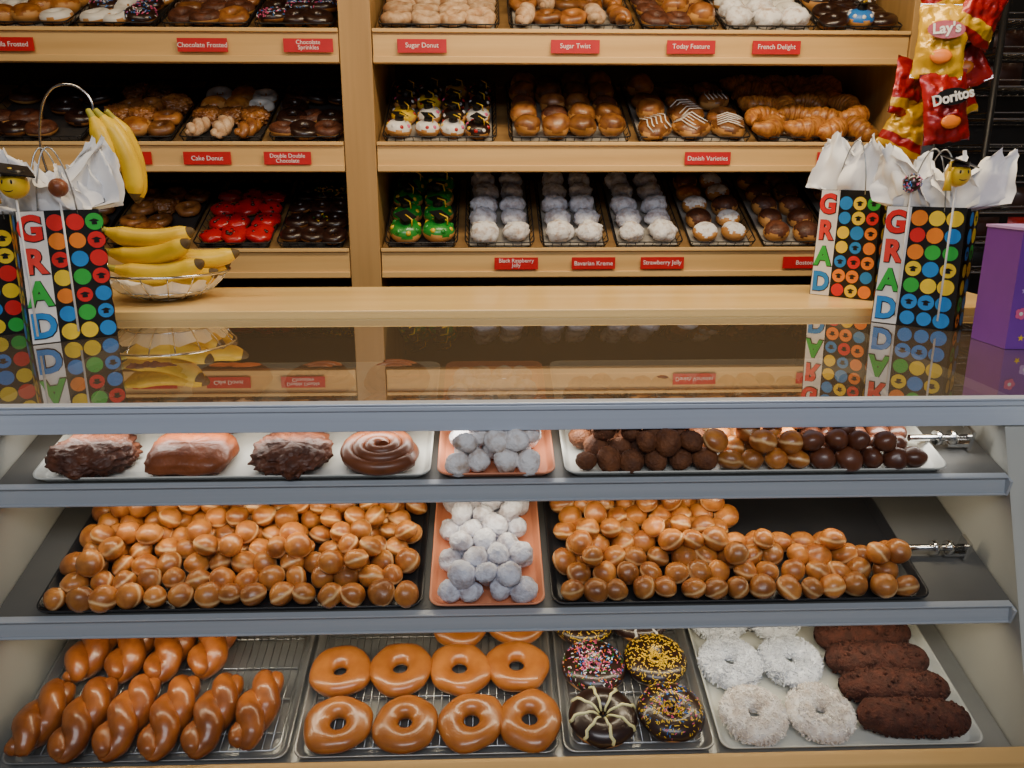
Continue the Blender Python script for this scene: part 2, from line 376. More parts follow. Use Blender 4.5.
def logmesh(mt,L,r,seed):
    b=MB(); P=[]
    for i in range(40):
        u=i/39; x=(u-.5)*L; e=max(.02,1-abs(2*u-1)**4)**.5; row=[]
        for j in range(24):
            a=2*math.pi*j/24; p=Vector((x,r*e*math.cos(a),r*.85*e*math.sin(a)))
            k=1+.20*nz(p,40,seed)+.16*nz(p,150,seed); row.append((p.x,p.y*k,p.z*k))
        P.append(row)
    b.grid(P,False,True,0)
    for _ in range(220):
        a=U(0,6.28); x=U(-.46,.46)*L; e=max(.1,1-abs(2*x/L)**4)**.5; p=(x,r*e*math.cos(a),r*e*.86*math.sin(a)); s=U(.0015,.0038)
        b.ball(p,s,0,3,5)
    return b.mesh('log',[mt])
def croismesh(mt,seed):
    b=MB(); pts=[];rd=[]
    for i in range(46):
        u=i/45; a=(u-.5)*(2.0+.25*seed); pts.append((.058*math.sin(a),.05*math.cos(a)-.035,0))
        e=sn(math.pi*(.04+.92*u)); seg=abs(math.sin(u*math.pi*6.5+seed)); rd.append(.009+.026*e**1.1*(.76+.24*seg**.5))
    b.tube(pts,rd,16,0); return b.mesh('crois',[mt])

VAR={}
def variants(key,fn,n=3):
    if key not in VAR: VAR[key]=[fn(i) for i in range(n)]
    return random.choice(VAR[key])

# ------------------------------------------------------------ donut holes
HR=.0190
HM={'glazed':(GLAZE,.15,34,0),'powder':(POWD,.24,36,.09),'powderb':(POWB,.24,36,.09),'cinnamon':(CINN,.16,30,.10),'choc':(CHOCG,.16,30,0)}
HN={'glazed':'donut_hole','powder':'powdered_donut_hole','powderb':'powdered_donut_hole','cinnamon':'cinnamon_donut_hole','choc':'chocolate_donut_hole'}
HL={'glazed':'round glazed golden-brown donut hole in a heaped tray','powder':'powdered sugar donut hole in an orange tray','powderb':'powdered sugar donut hole in an orange tray','cinnamon':'cinnamon crumb donut hole in a white tray','choc':'dark chocolate glazed donut hole in a white tray'}
HL_=[]
def hole(S,kind,x,t,n,grp):
    T=S.m(x,t,n)@Euler((U(-.85,.55),U(-.7,.7),U(0,6.28))).to_matrix().to_4x4()@Matrix.Scale(U(.88,1.10),4)
    HL_.append((0,kind,T,grp))
def fill(S,x0,x1,t0,t1,kindf,grp,mask=None,l2mask=None,J=.004):
    d=HR*2*.97; rows=int((t1-t0)/(d*.88)); 
    for r in range(rows+1):
        t=t0+HR+r*d*.88; off=(d/2 if r%2 else 0); x=x0+HR+off
        while x<x1-HR*.9:
            if (mask is None or mask(x,t)): hole(S,kindf(x,t),x+U(-J,J),t+U(-J*.8,J),.0028+HR*.9+U(0,.0015),grp)
            xx=x+d/2; tt=t+d*.29
            if xx<x1-HR and tt<t1 and (mask is None or mask(xx,tt)) and l2mask(xx,tt):
                hole(S,kindf(xx,tt),xx+U(-J,J),tt+U(-J,J),.0028+HR+d*.64+U(0,.004),grp)
            x+=d
def wav(x): return .5+.5*math.sin(x*23+1)*math.cos(x*11)
fill(S2,-.700,-.143,.002,.265,lambda x,t:'glazed','glazed donut holes',l2mask=lambda x,t:t>.05+.05*wav(x) and R()<.55)
fill(S2,.068,.630,.002,.265,lambda x,t:'glazed','glazed donut holes',mask=lambda x,t:not(t>.145 and x>.37) and not (t>.10 and x>.53) ,l2mask=lambda x,t:t>.06 and R()<(.48 if x<.36 else .18))
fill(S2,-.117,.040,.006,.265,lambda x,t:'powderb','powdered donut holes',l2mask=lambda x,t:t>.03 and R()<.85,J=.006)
fill(S1,-.103,.058,.004,.28,lambda x,t:'powder','powdered donut holes',l2mask=lambda x,t:.012<t<.22 and R()<.88,J=.006)
def k1(x,t): return 'cinnamon' if x<.30+U(-.01,.01) else ('glazed' if x<.445+U(-.01,.01) else 'choc')
fill(S1,.092,.662,.002,.26,k1,'assorted donut holes',l2mask=lambda x,t:.012<t<.22 and R()<.62)
HL_.sort(key=lambda q:(q[2].translation-Vector((0,0,CAMZ))).length)
gcount=0; rest=MB()
for _,kind,T,grp in HL_:
    mt,am,rs,fi=HM[kind]
    me=variants('h'+kind,lambda i:holemesh(HR,mt,i*3.1+1,am,rs,fi),10)
    if kind=='glazed':
        gcount+=1
        if gcount>298: rest.add(me,T); continue
    put(HN[kind],me,T,category='donut hole',label=HL[kind],group=grp)
if rest.v: put('donut_hole_heap',rest.mesh('heap',[GLAZE]),None,category='donut holes',label='more glazed donut holes at the rear of the trays',kind='stuff')

# ------------------------------------------------------------ large pastries on the top case shelf
def fritter(mt,seed,w=.064,d=.050,h=.018):
    b=MB(); P=[]
    for i in range(37):
        ph=math.pi*i/36; row=[]
        for j in range(72):
            a=2*math.pi*j/72; s=sn(ph)**.5; p=Vector((s*math.cos(a)*w,s*math.sin(a)*d,-math.cos(ph)*h))
            k=1+.20*nz(p,38,seed)+.26*abs(nz(p,85,seed))+.12*nz(p,190,seed)-.05; row.append(p*k)
        P.append(row)
    b.grid(P,False,True,0); return b.mesh('fritter',[mt])
def slab(mt,w=.064,d=.048,h=.018):
    b=MB(); P=[]
    for i in range(21):
        ph=math.pi*i/20; row=[]
        for j in range(40):
            a=2*math.pi*j/40; s=sn(ph)**.45; ca,sa=math.cos(a),math.sin(a)
            k=(abs(ca)**4+abs(sa)**4)**-.25; row.append(Vector((s*ca*k*w,s*sa*k*d,-math.cos(ph)*h))*(1+.10*nz((ca,sa,ph),2)+.04*nz((ca,sa,ph),7)))
        P.append(row)
    b.grid(P,False,True,0); return b.mesh('slab',[mt])
def spiral(mt):
    b=MB(); b.ball((0,0,-.006),(.060,.053,.015),0,10,30)
    pts=[];rd=[]
    for i in range(120):
        u=i/119; a=u*2*math.pi*2.9; r=.006+.047*u; pts.append((r*math.cos(a)*1.08,r*math.sin(a)*.95,.011-.010*u**2)); rd.append(.008+.0035*u)
    b.tube(pts,rd,10,0); return b.mesh('spiral',[mt])
fr=[fritter(CHOCF,1),slab(CARAM),fritter(CHOCF,5,.060,.052),spiral(M('milk_chocolate_glaze',(.20,.058,.018),(.13,.037,.012),30,.42,coat=.2,bump=.4))]
fl=['lumpy chocolate-glazed fritter','smooth caramel-glazed rectangular bar pastry','lumpy chocolate-glazed fritter','coiled chocolate-frosted cinnamon roll']
fn=['fritter','bar_pastry','fritter','cinnamon_roll']
for i,x in enumerate((-.640,-.492,-.338,-.203)):
    put(fn[i],fr[i],S1.m(x,.052,.022,U(-.1,.1)),category='pastry',label=fl[i]+' on an off-white tray')
for t,kk in ((.163,(2,1,3,3)),(.272,(0,1,3,3))):
    for x,k in zip((-.64,-.49,-.335,-.20),kk):
        put(fn[k],fr[k],S1.m(x,t,.022,U(0,3) if k==3 else 0),category='pastry',label=fl[k]+' behind another row')

# ------------------------------------------------------------ bottom shelf
for x,t,a in ((-.722,.066,-.15),(-.657,.064,-.12),(-.592,.065,-.16),(-.527,.064,-.12),(-.462,.066,-.18),(-.397,.074,-.14),(-.700,.201,-.1),(-.634,.198,-.05),(-.568,.201,-.1),(-.502,.203,-.05)):
    me=variants('tw',lambda i:twistmesh(TWIST,.128+.004*i,r=.0200,off=.0128,turns=1.05+.08*i,seed=i*1.1),5)
    put('twisted_donut',me,S3.m(x,t,.037,a)@RY(U(-.3,.3)),category='donut',label='shiny brown glazed twisted donut on a wire cooling rack',group='twisted donuts on the bottom shelf')
for x,t in ((-.270,.051),(-.167,.050),(-.065,.051),(.025,.052),(-.282,.150),(-.184,.153),(-.086,.151),(.008,.155),(-.086,.249),(.010,.251)):
    def f(i):
        b,_=donutmesh([GLAZED],i*2.3,amp=.12,Rm=.0308+.0005*i,rm=.0205,zs=.74); return b.mesh('ring',[GLAZED])
    put('donut',variants('ring',f,5),S3.m(x,t,.025,U(0,6))@Matrix.Scale(.98,4),category='donut',label='golden-brown glazed ring donut on a wire cooling rack',group='glazed ring donuts on the bottom shelf')
def drizzle(b,col,n=5,w=.0016):
    for k in range(n):
        a=2*math.pi*k/n+U(-.1,.1); pts=[]
        for i in range(9):
            t=.2+2.6*i/8; r=DR_+(Dr_+.002)*math.cos(t); z=(Dr_+.002)*math.sin(t)*Dz_
            aa=a+.05*math.sin(i*2); pts.append((r*math.cos(aa),r*math.sin(aa),z))
        b.tube(pts,[w*(1.3-.08*i) for i in range(9)],6,col)
CREAM=M('cream_drizzle',(.80,.78,.42),(.70,.68,.32),30,.5)
sp=[(.138,.052,'cream starburst stripes','dz'),(.245,.058,'yellow sprinkles','my'),(.135,.148,'multicoloured sprinkles','m'),(.239,.158,'yellow sprinkles','y'),(.128,.243,'yellow sprinkles','y'),(.226,.252,'white drizzle','dw')]
for x,t,lab,k in sp:
    e=emptym('donut',S3.m(x,t,.0275,U(0,6)),category='donut',label='chocolate-iced ring donut with '+lab,group='decorated donuts on the bottom shelf')
    b,_=donutmesh([DOUGH],R()*9,Rm=DR_,rm=Dr_,zs=Dz_); put('dough_ring',b.mesh('dough',[DOUGH]),None,e)
    put('icing',icing(DKCHOC,R()*6).mesh('icing',[DKCHOC]),None,e,label='dark chocolate icing')
    b=MB(); mats=[YEL,PINK,BLUE,WHT,ORG,GREEN]
    if k=='dz': drizzle(b,0,8,.0024); 
    elif k=='dw': drizzle(b,3,7,.0020)
    else: sprinkle(b,{'m':520,'my':420,'y':560}[k],{'m':[1,2,3,1,4,5],'my':[0,0,0,1,0,2],'y':[0]}[k],Rm=DR_,rm=Dr_+.0012,zs=Dz_,l=.004)
    put('sprinkles' if k[0]!='d' else 'icing_drizzle',b.mesh('sprinkles',[CREAM]+mats[1:] if k=='dz' else mats),None,e,kind='stuff')
def coco(mt):
    def f(i):
        b,P=donutmesh([mt],i*3,Rm=.0315,rm=.0188,amp=.12,fine=.05,zs=.80)
        for _ in range(1500):
            a=U(0,6.28); t=U(-.6,math.pi+.6); rr=U(.0185,.0212)
            p=((.0315+rr*math.cos(t))*math.cos(a),(.0315+rr*math.cos(t))*math.sin(a),rr*math.sin(t)*.80)
            b.box(p,(U(.004,.009),.0024,.0010),0,Euler((U(0,6),U(0,6),U(0,6))).to_matrix())
        return b.mesh('coco',[mt])
    return f
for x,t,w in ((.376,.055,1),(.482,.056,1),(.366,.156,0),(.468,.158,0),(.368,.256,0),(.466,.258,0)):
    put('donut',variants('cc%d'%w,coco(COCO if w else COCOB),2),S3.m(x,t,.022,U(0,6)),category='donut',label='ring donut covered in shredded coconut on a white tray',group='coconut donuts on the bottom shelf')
for x,t,L in ((.622,.040,.174),(.616,.096,.176),(.612,.152,.174),(.610,.208,.17),(.612,.264,.17)):
    put('cocoa_stick',logmesh(CRUMB,L,.0300,t*30),S3.m(x,t,.028,U(-.07,.07)),category='donut stick',label='dark cocoa crumb-coated long donut stick',group='cocoa donut sticks on the bottom shelf')

# ------------------------------------------------------------ wall shelving
GT=G_BACK
TA=26
RAILS=[(1.9155,2.019),(1.582,1.678),(1.234,1.335)]
BS=[Shelf(2.757,z1-.012,TA) for _,z1 in RAILS]
def unit(name,xa,xb,lab,dv):
    e=empty(name,((xa+xb)/2,3.0,0),category='shelving unit',label=lab)
    def p(n,*a,**k): return boxo(n,*a,parent=e,**k)
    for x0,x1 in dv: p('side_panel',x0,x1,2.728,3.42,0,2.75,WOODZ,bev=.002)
    p('back_panel',xa,xb,3.42,3.45,0,2.75,DARKW)
    p('base_cabinet',xa,xb,2.765,3.38,0,1.18,WOODX)
    p('header',xa,xb,2.74,2.76,2.42,2.75,WOODX)
    for (z0,z1),S in zip(RAILS,BS):
        b=MB(); W=xb-xa-.004; hh=z1-z0
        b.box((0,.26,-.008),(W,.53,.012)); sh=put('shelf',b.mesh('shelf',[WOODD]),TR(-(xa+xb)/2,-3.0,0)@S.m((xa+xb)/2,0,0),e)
        b=MB(); b.box((0,0,0),(W,.018,hh)); b.box((0,-.003,hh/2-.006),(W,.03,.012)); b.box((0,-.003,-hh/2+.012),(W,.026,.02))
        put('shelf_rail',b.mesh('shelf_rail',[WOODX]),TR(0,2.742-3.0,(z0+z1)/2),e,bev=.002,label='pale wooden shelf front rail')
    return e
unit('wall_shelving_unit',-.443,1.28,'pale wooden bakery wall shelving with three tilted shelves',[(-.545,-.444),(1.281,1.36)])
unit('wall_shelving_unit',-2.3,-.546,'pale wooden bakery wall shelving beside the dividing post',[(-2.36,-2.301)])

def label(x,z,t,w=.155,hh=.04):
    b=MB(); b.box((0,0,0),(w,.003,hh),0)
    if x<-.6: x+=.028
    if t: 
        two='\n' in t; b.text(t,.0205 if not two else .0182,TR(0,-.0019,0)@RX(math.pi/2),1)
    put('shelf_label',b.mesh('label',[LRED,WHT]),TR(x,2.7225,z),category='shelf label',label=('red shelf label reading '+t.replace('\n',' ')) if t else 'plain red shelf label on the wooden rail')
for x,t in ((-1.594,'Vanilla Frosted'),(-.998,'Chocolate Frosted'),(-.669,'Chocolate\nSprinkles'),(-.285,'Sugar Donut'),(.2,'Sugar Twist'),(.57,'Today Feature'),(.845,'French Delight')): label(x,1.967,t)
for x,t in ((-1.27,''),(-1.016,'Cake Donut'),(-.758,'Double Double\nChocolate'),(.645,'Danish Varieties')): label(x,1.626,t,.152)
label(1.06,1.626,'P',.10)
for x,t in ((.0136,'Black Raspberry\nJelly'),(.276,'Bavarian Kreme'),(.511,'Strawberry Jelly'),(1.0,'Boston')): label(x,1.283,t,.148)

def wiretray(S,x0,x1,liner,lab,dep=.49):
    w=x1-x0-.012; e=emptym('wire_tray',S.m((x0+x1)/2,.006+dep/2,0),category='tray',label=lab)
    b=MB()
    for z,o in ((.004,.012),(.028,0)): b.tube([(x,y,z) for x,y in rrect(w-2*o,dep-2*o,.02,4)],.0024,6,closed=True)
    n=int(w/.03)
    for i in range(n+1):
        x=-w/2+.012+(w-.024)*i/n
        for sy in (-1,1): b.tube([(x,sy*(dep/2-.012),.004),(x,sy*dep/2,.028)],.0013,4)
        b.tube([(x,-dep/2+.012,.004),(x,dep/2-.012,.004)],.0013,4)
    n=int(dep/.04)
    for i in range(n+1):
        y=-dep/2+.012+(dep-.024)*i/n
        for sx in (-1,1): b.tube([(sx*(w/2-.012),y,.004),(sx*w/2,y,.028)],.0013,4)
    put('wire_frame',b.mesh('wire',[WIREB]),None,e)
    b=MB(); b.box((0,0,.0075),(w-.03,dep-.03,.002)); put('liner',b.mesh('liner',[liner]),None,e)

def small(kind):
    def f(i):
        s=i*2.7+1
        if kind=='powder': return bunmesh(0,.045,.03,s,amp=.18,fine=.18).mesh('b',[POWB])
        if kind=='powderw': return bunmesh(0,.045,.03,s,amp=.18,fine=.18).mesh('b',[POWD])
        if kind=='powdertan':
            return bunmesh(0,.044,.028,s,.62).mesh('b',[DOUGH,POWD])
        if kind=='tan': return bunmesh(0,.046,.028,s,.6).mesh('b',[DOUGH,GLAZE])
        if kind=='chocbun': return bunmesh(0,.045,.033,s,.55).mesh('b',[DOUGH,CHOCF])
        if kind=='bun': return bunmesh(0,.046,.036,s,.50,amp=.14).mesh('b',[DOUGH,BROWN])
        if kind=='chocring': b,_=donutmesh(0,s,-.0,.032,.019,nu=28,nv=14); return b.mesh('b',[DOUGH,CHOCF])
        if kind=='darkring': b,_=donutmesh(0,s,-.1,.032,.019,nu=28,nv=14); return b.mesh('b',[BROWN,DKCHOC])
        if kind=='brownring': b,_=donutmesh(0,s,None,.032,.019,nu=28,nv=14,amp=.14); return b.mesh('b',[BROWN])
        if kind=='tanring': b,_=donutmesh(0,s,None,.032,.019,nu=28,nv=14,amp=.14); return b.mesh('b',[SUGAR])
        if kind=='whitering': b,_=donutmesh(0,s,.1,.032,.019,nu=28,nv=14); return b.mesh('b',[DOUGH,WICE])
        if kind=='sprinkled':
            b,_=donutmesh(0,s,-.1,.032,.019,nu=28,nv=14); sprinkle(b,70,[2,3,4],.032,.0195,l=.007,w=.002); return b.mesh('b',[BROWN,DKCHOC,PINK,WHT,BLUE])
        if kind=='yelsprinkled':
            b,_=donutmesh(0,s,-.1,.032,.019,nu=28,nv=14); sprinkle(b,[22,0,34,8,40,0][i%6],[2,2,3],.032,.0195,l=.009,w=.003); return b.mesh('b',[BROWN,DKCHOC,YEL,GREEN])
        if kind=='redring':
            b=bunmesh(0,.050,.022,s,.35,amp=.25)
            for _ in range(7): b.ball((U(-.03,.03),U(-.03,.03),.019),(.008,.006,.004),2,4,8)
            return b.mesh('b',[DOUGH,RED,DKCHOC])
        if kind in('grad','greengrad','blue'):
            b=bunmesh(0,.046,.03,s,.5)
            a0=.785+U(-.3,.3); hz=.050
            b.tube([(0,0,.022),(0,0,hz)],[.017,.015],10,2)
            b.box((.0,.0,hz),(.044,.044,.003),2,Euler((.10,.1,a0)).to_matrix())
            b.tube([(.0,.0,hz+.003),(.020,-.016,hz),(.021,-.020,.030)],.0022,5,3)
            for q in range(8):
                a=q*6.28/8+s; b.ball((.036*math.cos(a),.036*math.sin(a),.014),.0085,[3,4,5,4,3,5,4,7][q] if kind=='grad' else ([3,4][q%2] if kind=='greengrad' and q%2==0 else (1 if kind=='greengrad' else 5)),4,8)
            ice={'grad':[YEL,DKCHOC,WICE,RED][i%4],'greengrad':GREEN,'blue':[BLUE,WICE,DKCHOC,BLUE][i%4]}[kind]
            return b.mesh('b',[DOUGH,ice,BLK,YEL,RED,WHT,GREEN,PINK])
        if kind=='danish':
            b=bunmesh(0,.055,.026,s,.55,amp=.22)
            for k in range(5):
                y=-.03+.015*k; b.tube([(-.04+.0*k,y,.018),(-.01,y+.008,.028),(.02,y-.004,.027),(.042,y+.004,.014)],.002,5,2)
            return b.mesh('b',[DOUGH,BROWN,WICE])
        if kind=='croissant': return croismesh(CROIS,i)
        if kind=='twist': return twistmesh(SUGAR if i%2 else BROWN,.13,.018,.014,1.4,i)
        if kind=='fritter': return fritter(BROWN,i*3,.05,.045,.026)
    return f
SLAB={'powder':('jelly_donut','round powdered sugar filled donut'),'powderw':('jelly_donut','white powdered sugar donut'),'powdertan':('filled_donut','tan filled donut with powdered sugar'),
'tan':('filled_donut','golden glazed round filled donut'),'chocbun':('filled_donut','round filled donut with chocolate icing'),'bun':('sweet_bun','tall round bun with browned top'),
'chocring':('donut','ring donut with chocolate frosting'),'darkring':('donut','dark chocolate iced ring donut'),'brownring':('donut','dark brown cake ring donut'),'tanring':('donut','pale sugared ring donut'),
'whitering':('donut','ring donut with white icing'),'sprinkled':('donut','chocolate ring donut with pastel sprinkles'),'yelsprinkled':('donut','dark ring donut with yellow sprinkles'),'redring':('donut','round donut with bright red icing'),
'grad':('decorated_donut','iced donut topped with black graduation cap'),'greengrad':('decorated_donut','green iced donut with black graduation cap'),'blue':('decorated_donut','blue and white iced decorated donut'),
'danish':('danish_pastry','browned danish with white icing drizzle'),'croissant':('croissant','golden brown crescent croissant'),'twist':('twisted_donut','sugared twisted donut'),'fritter':('fritter','rough brown fritter pastry')}
def tray(si,x0,x1,kinds,cols,rows=5,liner=PAPER,pitch=.094,jit=.006,t0=.062,skip=0,n0=.0,sc=1,front=None,vs=.05):
    S=BS[si]; nm,lb=SLAB[kinds[0]]
    wiretray(S,x0,x1,liner,('black wire tray with paper liner under ' if liner is PAPER else 'black wire tray with dark liner under ')+nm.replace('_',' ')+'s')
    w=x1-x0
    for r in range(rows):
        for c in range(cols):
            if R()<skip: continue
            k=front if (front and r==0) else random.choice(kinds)
            nm,lb=SLAB[k]
            x=x0+.018+(w-.036)*(c+.5)/cols+U(-jit,jit); t=t0+r*pitch+U(-jit,jit)
            h={'croissant':.029,'twist':.028,'bun':.036,'danish':.026}.get(k,.027 if 'ring' not in k else .02)*sc
            put(nm,variants('s'+k,small(k),6),BS[si].m(x,t,.009+h+n0,U(0,6.28) if k not in('twist','grad','greengrad') else U(-.3,.3))@Euler((U(-.14,.14),U(-.14,.14),0)).to_matrix().to_4x4()@Matrix.Scale(sc*U(1-vs,1+vs),4),category=nm.replace('_',' '),label=lb+' in a wire tray',group=nm.replace('_',' ')+'s in a wire tray')
# top shelf
tray(0,-.43,-.035,['tanring'],4,4); tray(0,-.015,.40,['twist','brownring','brownring'],5,3,pitch=.15,t0=.08); tray(0,.41,.67,['bun','fritter','chocring'],3,4)
tray(0,.68,.99,['powderw','whitering'],3,4); tray(0,1.0,1.27,['blue','darkring'],3,4)
tray(0,-.82,-.56,['darkring','sprinkled'],3,4,DARKP); tray(0,-1.11,-.83,['chocring','brownring'],3,4,DARKP); tray(0,-1.38,-1.12,['whitering','sprinkled'],3,4,DARKP); tray(0,-1.75,-1.39,['whitering','tan'],4,4)
# middle shelf
tray(1,-.43,-.045,['grad'],4,4,pitch=.105,t0=.055,sc=.92); tray(1,-.015,.40,['bun','bun','chocbun'],4,5,pitch=.095,front='bun'); tray(1,.41,.80,['brownring','bun','danish'],3,4,pitch=.112,front='danish',sc=1.1,jit=.01); tray(1,.81,1.24,['croissant'],4,5,pitch=.09,jit=.02,sc=1.1,vs=.12)
tray(1,-.80,-.56,['darkring','darkring','chocring'],3,4,DARKP,skip=.1); tray(1,-1.09,-.81,['brownring','tan','whitering','fritter'],3,4,DARKP,front='twist',skip=.1,sc=.95); tray(1,-1.38,-1.10,['brownring','tan','fritter'],3,4,DARKP,skip=.2); tray(1,-1.78,-1.39,['darkring','chocring'],4,4,DARKP,skip=.35)
# lower shelf
tray(2,-.437,-.180,['greengrad'],2,4,DARKP,pitch=.112,sc=1.16)
for a,b_ in ((-.165,.082),(.092,.336),(.346,.592)): tray(2,a,b_,['powder'],2,5,pitch=.096,front='powderw',vs=.08)
tray(2,.602,.845,['powdertan','chocbun','tan'],2,5,front='powdertan'); tray(2,.855,1.10,['chocbun'],2,5); tray(2,1.11,1.27,['chocbun'],1,5)
tray(2,-.80,-.56,['yelsprinkled','darkring'],3,4,DARKP,sc=.9); tray(2,-1.08,-.81,['redring'],3,4,DARKP,sc=.92,vs=.12,jit=.012); tray(2,-1.37,-1.09,['brownring','fritter'],3,4,DARKP,skip=.1,sc=.9); tray(2,-1.75,-1.38,['brownring'],3,3,DARKP,skip=.3)

# ------------------------------------------------------------ gift bags
GT=G_TOP
DR=[BLK,WHT,flat('print_red',(.75,.015,.02)),flat('print_rose',(.80,.05,.04)),flat('print_green',(.03,.46,.06)),flat('print_blue',(.02,.25,.70)),flat('print_yellow',(.92,.65,.03)),flat('print_orange',(.90,.24,.02))]
def bag(x,y,z,rz,w,d,h,seed,lab):
    random.seed(seed)
    e=empty('gift_bag',(x,y,z),rz,category='gift bag',label=lab)
    b=MB(); sl=.006
    def quad(a,b_,c,dd,m=0): b.poly([a,b_,c,dd],m)
    F=[(0,0,0),(w,0,0),(w,d,0),(0,d,0)]; G=[(sl,0,h),(w-sl,0,h),(w-sl,d,h),(sl,d,h)]
    mid=[(w+.0,d/2,0),(w-sl-.008,d/2,h)]
    quad(F[0],F[1],G[1],G[0]); quad(F[1],mid[0],mid[1],G[1]); quad(mid[0],F[2],G[2],mid[1])
    quad(F[2],F[3],G[3],G[2]); quad(F[3],F[0],G[0],G[3]); b.poly(F[::-1],0)
    sw=.32*w
    b.poly([(.002,-.0006,.001),(sw,-.0006,.001),(sw+.004,-.0006,h-.001),(sl+.002,-.0006,h-.001)],1)
    for i,(ch,m) in enumerate((('G',2),('R',3),('A',4),('D',5))):
        T=TR(sw*.54,-.0014,h*(.87-.245*i))@RX(math.pi/2)@Matrix.Diagonal((1,1.1,1,1)); 
        b.text(ch,.060,T,0,.0001,off=.0038); b.text(ch,.060,TR(-.001,-.0006,.001)@T,m,.0002,off=.0026)
    pt=.0365
    def disc(u,v,face,m):
        r=U(.0150,.0172)
        def W_(a,c,o):
            return (a,-.0012-o,c) if face==0 else ((w+.0014+o,a,c) if face==1 else (-.0012-o+sl*c/h,a,c))
        pts=[W_(u+r*math.cos(2*math.pi*k/18),v+r*math.sin(2*math.pi*k/18),0) for k in range(18)]
        b.poly(pts,m)
        if R()<.28:
            b.poly([W_(u+a,v+c,.0004) for a,c in [(-.010,.002),(0,-.002),(.010,.002),(0,.006)]],0)
            b.poly([W_(u+a,v+c,.0004) for a,c in [(-.005,-.001),(-.005,-.006),(.005,-.006),(.005,-.001)]],0)
    nc=int((w-sw)/(pt-.001)); cols=[2,4,5,6,7,6,5]
    for i in range(nc):
        for j in range(int((h-.002)/pt)): disc(sw+.005+.0165+i*pt*.96,.019+j*pt,0,random.choice(cols))
    for fc in (1,2):
        for i in range(2):
            for j in range(int((h-.002)/pt)): disc(.022+i*.038,.019+j*pt,fc,random.choice(cols))
    put('bag_body',b.mesh('bag_body',DR),None,e)
    b=MB()
    for k in range(12):
        cx=w*U(.10,.90); cy=d*U(.3,.75); az=U(-.7,.7); H=U(.07,.145); ox=(cx-w/2)*.7+U(-.02,.02); oy=(cy-d/2)*.6+U(-.01,.02); P=[]
        s0=U(0,9)
        for i in range(15):
            u=i/14; row=[]
            for j in range(17):
                v=j/16-.5; wid=(.025+.074*sn(math.pi*min(1,u*.65+.15)))*(1-.74*u**2.4)
                fold=.010*math.cos(v*9+s0+u*1.5)*(.4+u)*(1-.4*u)
                p=Vector((v*wid*1.6,fold,0)); p=Matrix.Rotation(az,3,'Z')@p
                zz=h-.05+(H+.05)*u-abs(v)*.05*u+.008*nz((u*3,v*4,s0),2)
                nn=Vector((nz((u,v,s0),4),nz((v,u,s0),4),nz((v,s0,u),4)))*.013+Vector((nz((u,v,s0+3),11),nz((v,u,s0+5),11),nz((v,s0,u+2),11)))*.003
                q=Vector((cx+ox*u*u,cy+oy*u*u,zz))+p+nn*(.3+u)
                if q.z<h+.004:
                    q.x=min(max(q.x,.012),w-.018); q.y=min(max(q.y,.006),d-.006)
                row.append(q)
            P.append(row)
        b.grid(P,False,False,0,True)
    put('tissue_paper',b.mesh('tissue',[TISS]),None,e,label='crumpled white tissue paper')
    for yy in (.001,d-.001):
        pts=[(w*.28+(w*.44)*i/20,yy+.012*sn(math.pi*i/20),h-.01+.13*sn(math.pi*i/20)**.6) for i in range(21)]
        bb=MB(); bb.tube(pts,.0016,6); put('handle',bb.mesh('handle',[WIRES]),None,e,label='thin cord handle')
    return e
bl='black dotted GRAD gift bag with white tissue, '
bag(-.968,1.60,1.2505,math.radians(36),.160,.085,.262,11,bl+'beside bananas')
bag(-1.150,1.655,1.2505,math.radians(38),.165,.085,.250,12,bl+'behind another bag')
bag(.832,1.800,1.2505,math.radians(-43),.172,.085,.262,13,bl+'beside purple box')
bag(.803,2.095,1.2705,math.radians(-48),.165,.085,.270,14,bl+'on wooden ledge')
random.seed(99)
def pop(x,y,z,r,face,cap,zs,lab):
    e=empty('cake_pop',(x,y,zs),0,category='cake pop',label=lab); dz=z-zs
    b=MB(); b.ball((0,0,dz),r,0,14,24)
    if face:
        for sx in (-1,1): b.ball((sx*r*.32,-r*.90,dz+r*.22),(r*.09,r*.06,r*.17),1,6,8)
        b.tube([(r*.52*math.sin(a),-r*math.sqrt(max(.05,1-.27*math.sin(a)**2-.2))*.99,dz-r*(.02+.42*math.cos(a))) for a in [-1.2+.24*i for i in range(11)]],r*.045,5,1)
    elif face is False:
        for _ in range(90):
            d=Vector((U(-1,1),U(-1,1),U(-1,1))).normalized(); b.box(d*r+Vector((0,0,dz)),(.006,.002,.002),random.choice([2,3,4]),Euler((U(0,6),U(0,6),U(0,6))).to_matrix())
    put('ball',b.mesh('ball',[YEL if face else (CARAM if face is None else DKCHOC),BLK,PINK,WHT,BLUE]),None,e)
    b=MB(); b.tube([(0,0,0),(0,0,dz-r*.9)],.0022,8); put('stick',b.mesh('stick',[WHT]),None,e)
    if cap:
        b=MB(); b.box((0,0,dz+r*1.08),(r*2.5,r*2.5,.003),0,Euler((.30,.15,.7)).to_matrix()); b.tube([(0,0,dz+r*.55),(0,0,dz+r*1.05)],r*.8,14,0)
        put('graduation_cap',b.mesh('cap',[BLK]),None,e,label='black graduation cap')
        b=MB(); b.tube([(0,0,dz+r*1.16),(-r*1.0,-r*.5,dz+r*1.0),(-r*1.1,-r*.6,dz+r*.2)],.0022,6,0); b.tube([(-r*1.1,-r*.6,dz+r*.25),(-r*1.12,-r*.62,dz-r*1.3)],[.004,.009],8,0)
        put('tassel',b.mesh('tassel',[YEL]),None,e,label='yellow tassel')
pop(-.948,1.590,1.562,.026,True,True,1.27,'yellow smiling face cake pop with black cap and tassel')
pop(-.892,1.640,1.556,.018,None,False,1.27,'orange-brown glazed cake pop in tissue paper')
